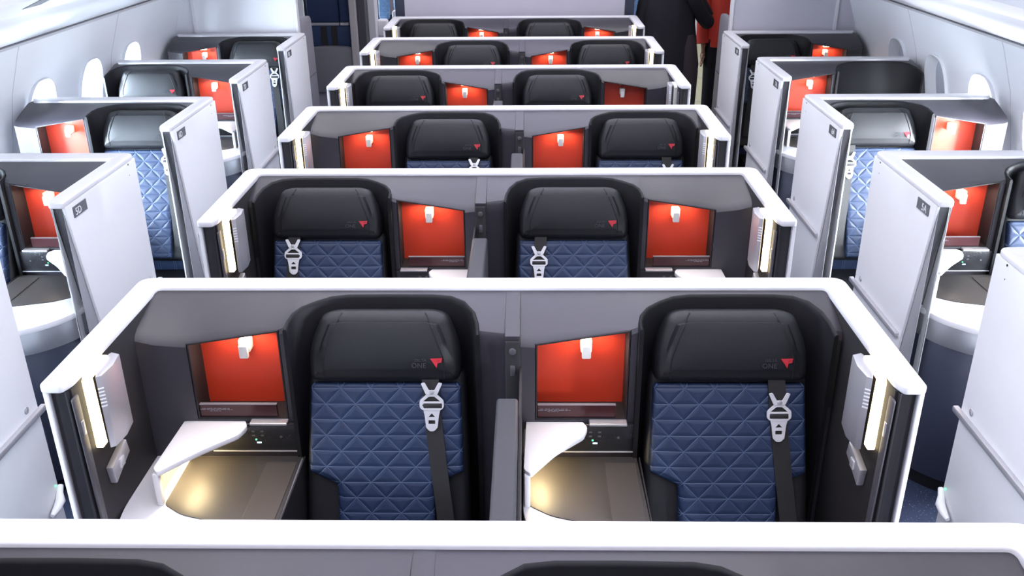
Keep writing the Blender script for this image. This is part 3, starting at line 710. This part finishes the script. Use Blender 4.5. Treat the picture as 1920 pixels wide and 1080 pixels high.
for r in range(7):
    y = YC + PITCH*(r-1); mir = (r % 2 == 0); s = -1 if mir else 1
    thing('suite_partition', (0, y, 0), '%s centre partition from the camera, %s, white trim and grey shell' % (ORD[r], EXTRA[r]), 'seat partition', 'centre suite partitions', CN, mirror=mir)
    for i, off in enumerate((-0.98, 0.0)):
        # position of the module origin in the cabin
        side = 'left' if (i == 0) != mir else 'right'
        con = CON0 if i == 0 else CON1
        if r <= 3:
            thing('side_console', (s*off, y, 0), 'low console with raised white shelf beside the %s seat of the %s centre pair' % (side, ORD[r]), 'console', 'consoles of the centre suites', con, mirror=mir,
                  swap=None)
        lit = not (r == 4 and side == 'right')
        if r > 0:
            cub_light(s*(off+0.278), y, s, lit)
            if r in (1, 2): shelf_light(s*(off+0.135), y)
            thing('suite_seat', (s*(off+0.686), y, 0), 'black and quilted blue seat, %s one of the %s centre pair from the camera' % (side, ORD[r]), 'airline seat', 'centre suite seats', SEAT_UP if side == 'left' else SEAT, mirror=mir)
    if r == 4:   # the unlit right-hand side of the fifth pair
        part = [o for o in COL.objects if o.type == 'EMPTY' and o.name.startswith('suite_partition')][-1]
        for o in part.children_recursive:
            if o.name.split('.')[0] in ('cubby_lamp', 'light_strip') and o.type == 'MESH':
                if sum((v.co.x for v in o.data.vertices))/len(o.data.vertices) > 0.1:
                    o.data = o.data.copy(); o.data.materials.clear(); o.data.materials.append(M['warm_off'])

SA, SB = side_nodes('A', None), side_nodes('B', None)
SO = ['nearest', 'second', 'third', 'fourth', 'fifth']
for k in range(5):                       # k=0 is the one cut by the frame
    y = YS + PITCH*(k-1)
    for sg in (-1, 1):
        cub_window = (k % 2 == 0); left = sg < 0
        N = SA if cub_window else SB; num = '%d%s' % (4+k, 'D' if left else 'A'); sd = 'left' if left else 'right'
        pos = 'cut by the %s frame edge' % sd if k == 0 else 'placard %s' % num
        thing('window_suite', (0, y, 0), '%s %s window suite, %s, tall white aisle wall' % (SO[k], sd, pos), 'suite', 'window suites on the %s' % sd,
              N, mirror=(sg > 0))
        # placard is never mirrored: hang it on the suite just made
        e = bpy.context.scene.objects['window_suite' if (k == 0 and left) else 'window_suite.%03d' % (2*k + (1 if sg > 0 else 0))]
        if k > 0: put(placard_nodes(num, left), e)
        mir = (sg > 0) != (not cub_window)          # module runs towards -x when mirrored
        ox = sg*2.63 if cub_window else sg*1.64
        ms = -1 if mir else 1
        thing('side_console', (ox, y, 0), 'white topped console with dark base in the %s %s window suite' % (SO[k], sd), 'console', 'consoles of the window suites',
              CON0, mirror=mir)
        cub_light(ox+ms*0.278, y, 1)
        if True:
            low = (k == 3 and sg > 0)
            thing('suite_seat', (ox+ms*0.686, y, 0), 'black and quilted blue seat in the %s %s window suite%s' % (SO[k], sd, ', headrest lowered' if low else ''), 'airline seat',
                  'window suite seats', SEAT_LOW if low else (SEAT_UP if left else SEAT), mirror=mir)

# ------------------------------------------------------------------ BUILD: rear of the cabin
def simple(name, loc, label, cat, items, group=None):
    e = bpy.data.objects.new(name, None); COL.objects.link(e); e.location = loc; tag(e, label, cat, group)
    T = Matrix.Translation((-loc[0], -loc[1], -loc[2])); D = {}
    for it in items:
        nm, me, m = it[:3]; me.transform(T); par = D.get(it[3]) if len(it) > 3 else e
        D[nm] = child(nm, me, m, par)
    return e
YB = YS + PITCH*3 + 0.13
for sg, nm, mm in ((-1, 'left', 'bulkw'), (1, 'right', 'bulk')):
    simple('rear_bulkhead', (sg*2.08, YB, 0), '%s rear bulkhead panel behind the last %s window suite' % ('pale white' if sg < 0 else 'lavender grey', nm), 'bulkhead', [
        ('panel', shape('p', lambda bm: prism(bm, [(sg*1.69, 0.0), (sg*1.69, zt(0.68)), (sg*1.94, zt(0.57)), (sg*2.42, zt(0.345)), (sg*2.46, zt(0.31)), (sg*2.46, 0.0)], 'y', YB, YB+0.04)), mm),
        ('aisle_post', shape('p', lambda bm: box(bm, *sorted((sg*1.668, sg*1.690)), YB-0.01, YB+0.05, 0.0, zt(0.68), 0.004)), 'white'),
        ('window_side_trim', shape('p', lambda bm: (box(bm, *sorted((sg*2.46, sg*2.485)), YB-0.01, YB+0.05, 0.0, zt(0.30), 0.004))), 'white'),
        ('outboard_filler', shape('p', lambda bm: box(bm, *sorted((sg*2.485, sg*2.76)), YB+0.01, YB+0.05, 0.0, zt(0.30), 0.002)), mm)])
    simple('seat_shell_partition', (sg*1.76, 8.0, 0), 'mid grey rounded partition behind the last %s suite wall' % nm, 'partition', [
        ('panel', shape('p', lambda bm: prism(bm, round_poly([(7.50, zt(0.03)), (8.06, zt(0.03)), (8.12, 0.02), (7.50, 0.02)], [0.05, 0.09, 0, 0], 5), 'x', *sorted((sg*1.745, sg*1.785)), bev=0.006), 35), 'greyl'),
        ('seam_line', shape('p', lambda bm: box(bm, *sorted((sg*1.742, sg*1.746)), 7.55, 8.05, zt(-0.46), zt(-0.455))), 'grey')])
YM = YC + PITCH*5 + 0.20
simple('rear_bulkhead', (0, YM, 0), 'wide lavender grey bulkhead behind the rearmost centre pair', 'bulkhead', [
    ('panel', shape('p', lambda bm: box(bm, -0.965, 0.955, YM, YM+0.05, 0, zt(1.36), 0.003)), 'bulk'),
    ('dark_edge', shape('p', lambda bm: box(bm, -1.045, -0.965, YM-0.01, YM+0.30, 0, zt(1.36), 0.004)), 'navy'),
    ('dark_edge', shape('p', lambda bm: box(bm, 0.955, 1.035, YM-0.01, YM+0.30, 0, zt(1.36), 0.004)), 'navy')])
# blue attendant seat in the left doorway
YJ = 9.25
simple('attendant_seat', (-1.78, YJ, 0), 'dark blue attendant seat with black harness straps and grey lower flap beside left aisle', 'crew seat', [
    ('mounting_board', shape('p', lambda bm: box(bm, -2.10, -1.625, YJ+0.07, YJ+0.12, 0.0, zt(0.32), 0.005)), 'navy'),
    ('back_cushion', shape('p', lambda bm: box(bm, -2.06, -1.745, YJ, YJ+0.075, zt(-0.205), zt(0.30), 0.02), 30), 'bluef'),
    ('side_bolster', shape('p', lambda bm: box(bm, -1.740, -1.640, YJ, YJ+0.075, zt(-0.205), zt(0.30), 0.02), 30), 'bluef'),
    ('lumbar_cushion', shape('p', lambda bm: box(bm, -2.06, -1.640, YJ-0.015, YJ+0.075, zt(-0.46), zt(-0.235), 0.015), 30), 'bluef'),
    ('trim_strip', shape('p', lambda bm: box(bm, -2.04, -1.745, YJ-0.01, YJ+0.07, zt(-0.233), zt(-0.205), 0.004)), 'satin'),
    ('trim_strip', shape('p', lambda bm: box(bm, -1.735, -1.65, YJ-0.01, YJ+0.07, zt(-0.233), zt(-0.205), 0.004)), 'satin'),
    ('harness_strap', shape('p', lambda bm: box(bm, -1.930, -1.870, YJ-0.024, YJ-0.014, zt(-0.46), zt(-0.235), 0.002)), 'strap'),
    ('harness_strap', shape('p', lambda bm: box(bm, -1.825, -1.770, YJ-0.024, YJ-0.014, zt(-0.46), zt(-0.235), 0.002)), 'strap'),
    ('folded_seat_flap', shape('p', lambda bm: prism(bm, round_poly([(-2.05, 0.35), (-1.61, 0.35), (-1.62, zt(-0.430)), (-1.83, zt(-0.415)), (-2.05, zt(-0.430))], [0.02, 0.02, 0.05, 0.1, 0.05], 5), 'y', YJ-0.12, YJ-0.03, bev=0.01), 30), 'greym'),
    ('lower_box', shape('p', lambda bm: box(bm, -2.03, -1.63, YJ-0.08, YJ+0.07, 0.0, 0.35, 0.01)), 'greyl')])
simple('door_frame_post', (-1.47, 9.3, 0), 'beige grey doorway post right of the blue attendant seat', 'post', [
    ('post', shape('p', lambda bm: box(bm, -1.615, -1.545, 9.1, 9.5, 0, zt(1.36), 0.012)), 'beige'),
    ('dark_return', shape('p', lambda bm: box(bm, -1.546, -1.465, 9.14, 9.5, 0, zt(1.36), 0.008)), 'grey'),
    ('white_return', shape('p', lambda bm: box(bm, -1.466, -1.395, 9.30, 9.5, 0, zt(1.36), 0.006)), 'bulkw')])
for x, y, ln, zb, lb in ((-1.355, 9.6, 0.050, -0.22, 'quilted blue seat edge coloured as window-lit, seen beyond the left aisle doorway post'), (-1.245, 9.9, 0.046, -0.17, 'second quilted blue seat edge with white armrest, left of the centre bulkhead'),
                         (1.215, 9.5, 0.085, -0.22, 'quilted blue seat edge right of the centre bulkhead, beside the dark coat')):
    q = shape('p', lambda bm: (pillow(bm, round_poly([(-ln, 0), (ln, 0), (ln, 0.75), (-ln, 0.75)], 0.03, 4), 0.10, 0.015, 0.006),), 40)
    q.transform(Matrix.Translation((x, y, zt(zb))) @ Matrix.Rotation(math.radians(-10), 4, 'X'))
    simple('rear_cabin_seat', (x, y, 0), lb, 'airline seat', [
        ('quilted_back', q, 'quilt_lit'),
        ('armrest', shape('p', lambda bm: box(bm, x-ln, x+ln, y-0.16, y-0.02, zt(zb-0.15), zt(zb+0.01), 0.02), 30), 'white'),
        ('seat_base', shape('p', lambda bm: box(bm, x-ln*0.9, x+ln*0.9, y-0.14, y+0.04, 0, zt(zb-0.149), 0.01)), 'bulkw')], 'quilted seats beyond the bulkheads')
fl = struct('trim_1', shape('galley_floor', lambda bm: (box(bm, 0.9, 2.7, 9.3, 17.4, 0.0005, 0.004))), 'vinyl')
for k in range(5):
    child('joint_line', shape('joint', lambda bm: box(bm, 0.9, 2.7, 10.2+k*1.3, 10.23+k*1.3, 0.004, 0.0055)), 'beige', fl)

# ------------------------------------------------------------------ BUILD: people
def skin_body(name, chains, m, parent, sub=2):
    """one connected skinned figure; chains: dict joint -> (pos, radius), edges list"""
    J, E_, root = chains; me = bpy.data.meshes.new(name); idx = {k: i for i, k in enumerate(J)}
    me.from_pydata([J[k][0] for k in J], [(idx[a], idx[b]) for a, b in E_], [])
    o = bpy.data.objects.new('tmp', me); COL.objects.link(o)
    o.modifiers.new('s', 'SKIN'); sd = o.modifiers.new('u', 'SUBSURF'); sd.levels = sub; sd.render_levels = sub
    if not me.skin_vertices: me.skin_vertices.new() if hasattr(me.skin_vertices, 'new') else None
    sv = me.skin_vertices[0].data
    for k in J:
        r = J[k][1]; sv[idx[k]].radius = r if isinstance(r, tuple) else (r, r); sv[idx[k]].use_root = (k == root)
    bpy.context.view_layer.update()
    r = bpy.data.meshes.new_from_object(o.evaluated_get(bpy.context.evaluated_depsgraph_get())); r.name = name; r.shade_smooth()
    bpy.data.objects.remove(o)
    ob = bpy.data.objects.new(name, r); r.materials.clear(); r.materials.append(M[m]); COL.objects.link(ob); ob.parent = parent; return ob
def hand(J, E_, wrist, px, py, pz, side, d=(0, 0, -1), curl=0.3):
    """palm, four unequal fingers and a thumb leaving the side of the palm; hangs from the wrist"""
    J['palm'+side] = ((px, py, pz-0.045), (0.026, 0.015)); J['knuck'+side] = ((px, py-0.004, pz-0.085), (0.030, 0.013)); E_ += [(wrist, 'palm'+side), ('palm'+side, 'knuck'+side)]
    for i, (o, l) in enumerate(((-0.030, 0.070), (-0.010, 0.080), (0.010, 0.075), (0.029, 0.058))):
        a = 'f%d%s' % (i, side)
        J[a+'a'] = ((px+0.002, py+o, pz-0.090-0.004), 0.0088); J[a+'b'] = ((px-0.006*curl*3, py+o*1.05, pz-0.092-l*0.5), 0.0082); J[a+'c'] = ((px-0.03*curl*1.5, py+o*1.05, pz-0.092-l*0.95), 0.0068)
        E_ += [('knuck'+side, a+'a'), (a+'a', a+'b'), (a+'b', a+'c')]
    J['t1'+side] = ((px-0.008, py-0.032, pz-0.055), 0.011); J['t2'+side] = ((px-0.016, py-0.048, pz-0.085), 0.0095); J['t3'+side] = ((px-0.020, py-0.050, pz-0.110), 0.008)
    E_ += [('palm'+side, 't1'+side), ('t1'+side, 't2'+side), ('t2'+side, 't3'+side)]
def figure(cx, cy, h, arms):
    J = {}; E_ = []; s = h/1.75
    def a(k, x, y, z, r): J[k] = ((x*s, y*s, z*s), tuple(q*s for q in r) if isinstance(r, tuple) else r*s)
    a('pel', 0, 0, 0.96, (0.15, 0.11)); a('waist', 0, 0, 1.10, (0.13, 0.10)); a('chest', 0, 0, 1.30, (0.16, 0.12)); a('neckb', 0, 0, 1.46, (0.075, 0.07)); a('neck', 0, -0.01, 1.53, 0.052)
    a('head', 0, -0.02, 1.62, (0.075, 0.090)); a('crown', 0, -0.01, 1.70, (0.065, 0.080)); E_ += [('pel', 'waist'), ('waist', 'chest'), ('chest', 'neckb'), ('neckb', 'neck'), ('neck', 'head'), ('head', 'crown')]
    for sd, q in (('L', -1), ('R', 1)):
        a('hip'+sd, q*0.10, 0, 0.90, 0.088); a('knee'+sd, q*0.11, -0.01, 0.50, 0.058); a('ank'+sd, q*0.11, 0.02, 0.10, 0.038); a('toe'+sd, q*0.12, -0.12, 0.045, (0.04, 0.03))
        E_ += [('pel', 'hip'+sd), ('hip'+sd, 'knee'+sd), ('knee'+sd, 'ank'+sd), ('ank'+sd, 'toe'+sd)]
        sh, el, wr = arms[sd]; a('sh'+sd, *sh, 0.055); a('el'+sd, *el, 0.042); a('wr'+sd, *wr, (0.028, 0.022))
        E_ += [('chest', 'sh'+sd), ('sh'+sd, 'el'+sd), ('el'+sd, 'wr'+sd)]
        w = J['wr'+sd][0]; hand(J, E_, 'wr'+sd, w[0], w[1], w[2], sd)
    return (J, E_, 'pel')
def face_parts(e, s, hairlen):
    def hr(bm):
        bmesh.ops.create_uvsphere(bm, u_segments=24, v_segments=14, radius=1.0)
        for v in bm.verts:
            v.co = Vector((v.co.x*0.092*s, v.co.y*0.105*s+0.012*s, v.co.z*0.10*s+1.685*s))
        bmesh.ops.delete(bm, geom=[v for v in bm.verts if v.co.y < -0.055*s and v.co.z < 1.71*s], context='VERTS')
        for v in bm.verts:
            if v.co.z < 1.66*s and v.co.y > -0.02: v.co.z -= hairlen*(1.66*s-v.co.z)/(0.08*s)
    child('hair', shape('hair', hr, 60), 'hair', e)
    def fc(bm):
        for q in (-1, 1):
            bmesh.ops.create_uvsphere(bm, u_segments=10, v_segments=8, radius=0.012*s, matrix=Matrix.Translation((q*0.030*s, -0.100*s, 1.635*s)))
    child('eyes', shape('eyes', fc, 60), 'ink', e)
    def ns(bm): prism(bm, [(-0.100*s, 1.640*s), (-0.128*s, 1.600*s), (-0.100*s, 1.592*s)], 'x', -0.012*s, 0.012*s, 0.004)
    child('nose', shape('nose', ns, 60), 'skin', e)
    child('mouth', shape('mouth', lambda bm: box(bm, -0.024*s, 0.024*s, -0.110*s, -0.098*s, 1.564*s, 1.574*s, 0.003), 60), 'logo', e)
    child('ears', shape('ears', lambda bm: [box(bm, *sorted((q*0.074*s, q*0.090*s)), -0.02*s, 0.012*s, 1.595*s, 1.655*s, 0.006) for q in (-1, 1)], 60), 'skin', e)
def loft(bm, secs, n=48, fold=0.0, k=9):
    """stack of ellipses (cx, cy, z, rx, ry) with folds growing towards the hem"""
    rings = []
    for j, (cx, cy, z, rx, ry) in enumerate(secs):
        f = fold*j/(len(secs)-1); rg = []
        for i in range(n):
            t = 2*math.pi*i/n; w = 1+f*math.sin(k*t+0.6*j)+0.5*f*math.sin((k*2+1)*t)
            rg.append(bm.verts.new((cx+math.cos(t)*rx*w, cy+math.sin(t)*ry*w, z)))
        rings.append(rg)
    for A, B in zip(rings, rings[1:]):
        for i in range(n): bm.faces.new((A[i], A[(i+1) % n], B[(i+1) % n], B[i]))
    bm.faces.new(rings[0]); bm.faces.new(rings[-1][::-1])
    bmesh.ops.recalc_face_normals(bm, faces=bm.faces[:])

# person in the long dark coat, standing in the right aisle, one elbow out
px, py = 1.365, 8.42
e1 = bpy.data.objects.new('person', None); COL.objects.link(e1); e1.location = (px, py, 0); e1.rotation_euler[2] = math.radians(8)
tag(e1, 'person standing in the right aisle in a long dark coat, elbow bent outward', 'person')
arms = {'L': ((-0.19, 0, 1.40), (-0.235, 0.04, 1.12), (-0.22, -0.02, 0.88)), 'R': ((0.19, 0, 1.40), (0.36, 0.04, 1.13), (0.05, -0.20, 1.52))}
skin_body('body', figure(0, 0, 1.76, arms), 'skin', e1)
face_parts(e1, 1.0, 0.10)
def coat(bm):
    loft(bm, [(0, 0, 1.50, 0.085, 0.075), (0, 0, 1.44, 0.20, 0.115), (0, 0, 1.30, 0.235, 0.145), (0, 0, 1.10, 0.240, 0.140), (0, 0, 0.95, 0.262, 0.155), (0, 0, 0.75, 0.290, 0.165), (-0.01, 0, 0.52, 0.280, 0.18), (-0.02, 0, 0.30, 0.265, 0.18), (-0.02, 0.0, 0.20, 0.26, 0.18)], fold=0.05)
ct = child('coat', shape('coat', coat, 60), 'coat', e1)
child('coat_sleeve', shape('sl', lambda bm: tube(bm, [(-0.17, 0, 1.42), (-0.215, 0.02, 1.28), (-0.24, 0.04, 1.12), (-0.235, 0.0, 0.98), (-0.222, -0.02, 0.90)], [0.07, 0.068, 0.062, 0.056, 0.052], 16), 60), 'coat', e1)
child('coat_sleeve', shape('sl', lambda bm: tube(bm, [(0.17, 0, 1.42), (0.27, 0.03, 1.28), (0.36, 0.045, 1.15), (0.365, 0.03, 1.11), (0.29, -0.05, 1.17), (0.19, -0.13, 1.31), (0.11, -0.18, 1.43)], [0.075, 0.072, 0.068, 0.066, 0.062, 0.058, 0.055], 16), 60), 'coat', e1)
child('coat_panel', shape('cp', lambda bm: loft(bm, [(0.175, -0.105, 1.02, 0.03, 0.03), (0.175, -0.105, 0.92, 0.065, 0.05), (0.18, -0.11, 0.70, 0.085, 0.065), (0.17, -0.115, 0.45, 0.085, 0.075), (0.16, -0.115, 0.24, 0.085, 0.08)], fold=0.05, n=24, k=4), 60), 'coatb', e1, 'brownish lower front of the coat')
child('shoes', shape('sh', lambda bm: [tube(bm, [(q*0.11, 0.06, 0.045), (q*0.115, -0.03, 0.05), (q*0.12, -0.12, 0.035), (q*0.122, -0.16, 0.028)], [0.042, 0.048, 0.038, 0.022], 14) for q in (-1, 1)], 60), 'shoe', e1)

# attendant in red behind, half hidden by the partition
e2 = bpy.data.objects.new('person', None); COL.objects.link(e2); e2.location = (1.975, 8.86, 0)
tag(e2, 'person in red uniform top and black trousers behind the dark coat, hand hanging', 'person')
arms = {'L': ((-0.185, 0, 1.38), (-0.225, 0.0, 1.10), (-0.215, -0.03, 0.84)), 'R': ((0.185, 0, 1.38), (0.22, 0.03, 1.12), (0.22, -0.03, 0.88))}
skin_body('body', figure(0, 0, 1.70, arms), 'skin', e2)
face_parts(e2, 0.97, 0.04)
child('uniform_top', shape('ut', lambda bm: loft(bm, [(0, 0, 1.46, 0.08, 0.07), (0, 0, 1.40, 0.185, 0.11), (0, 0, 1.26, 0.19, 0.135), (0, 0, 1.08, 0.165, 0.125), (0, 0, 0.90, 0.19, 0.14), (0, 0, 0.84, 0.19, 0.14)], fold=0.03), 60), 'redcl', e2)
for q in (-1, 1):
    child('sleeve', shape('us', lambda bm: tube(bm, [(q*0.16, 0, 1.39), (q*0.20, 0, 1.25), (q*0.222, 0.0, 1.08), (q*0.222, -0.01, 0.96), (q*0.216, -0.03, 0.865)], [0.065, 0.064, 0.058, 0.056, 0.060], 16), 60), 'redcl', e2)
    child('trouser_leg', shape('tl', lambda bm: tube(bm, [(q*0.085, 0, 0.90), (q*0.10, 0, 0.72), (q*0.11, 0, 0.45), (q*0.11, 0.01, 0.12)], [0.105, 0.095, 0.075, 0.068], 18), 60), 'trous', e2)
child('shoes', shape('sh', lambda bm: [tube(bm, [(q*0.11, 0.06, 0.045), (q*0.115, -0.03, 0.05), (q*0.12, -0.12, 0.035), (q*0.122, -0.16, 0.028)], [0.042, 0.046, 0.036, 0.022], 14) for q in (-1, 1)], 60), 'shoe', e2)
bpy.context.view_layer.update()
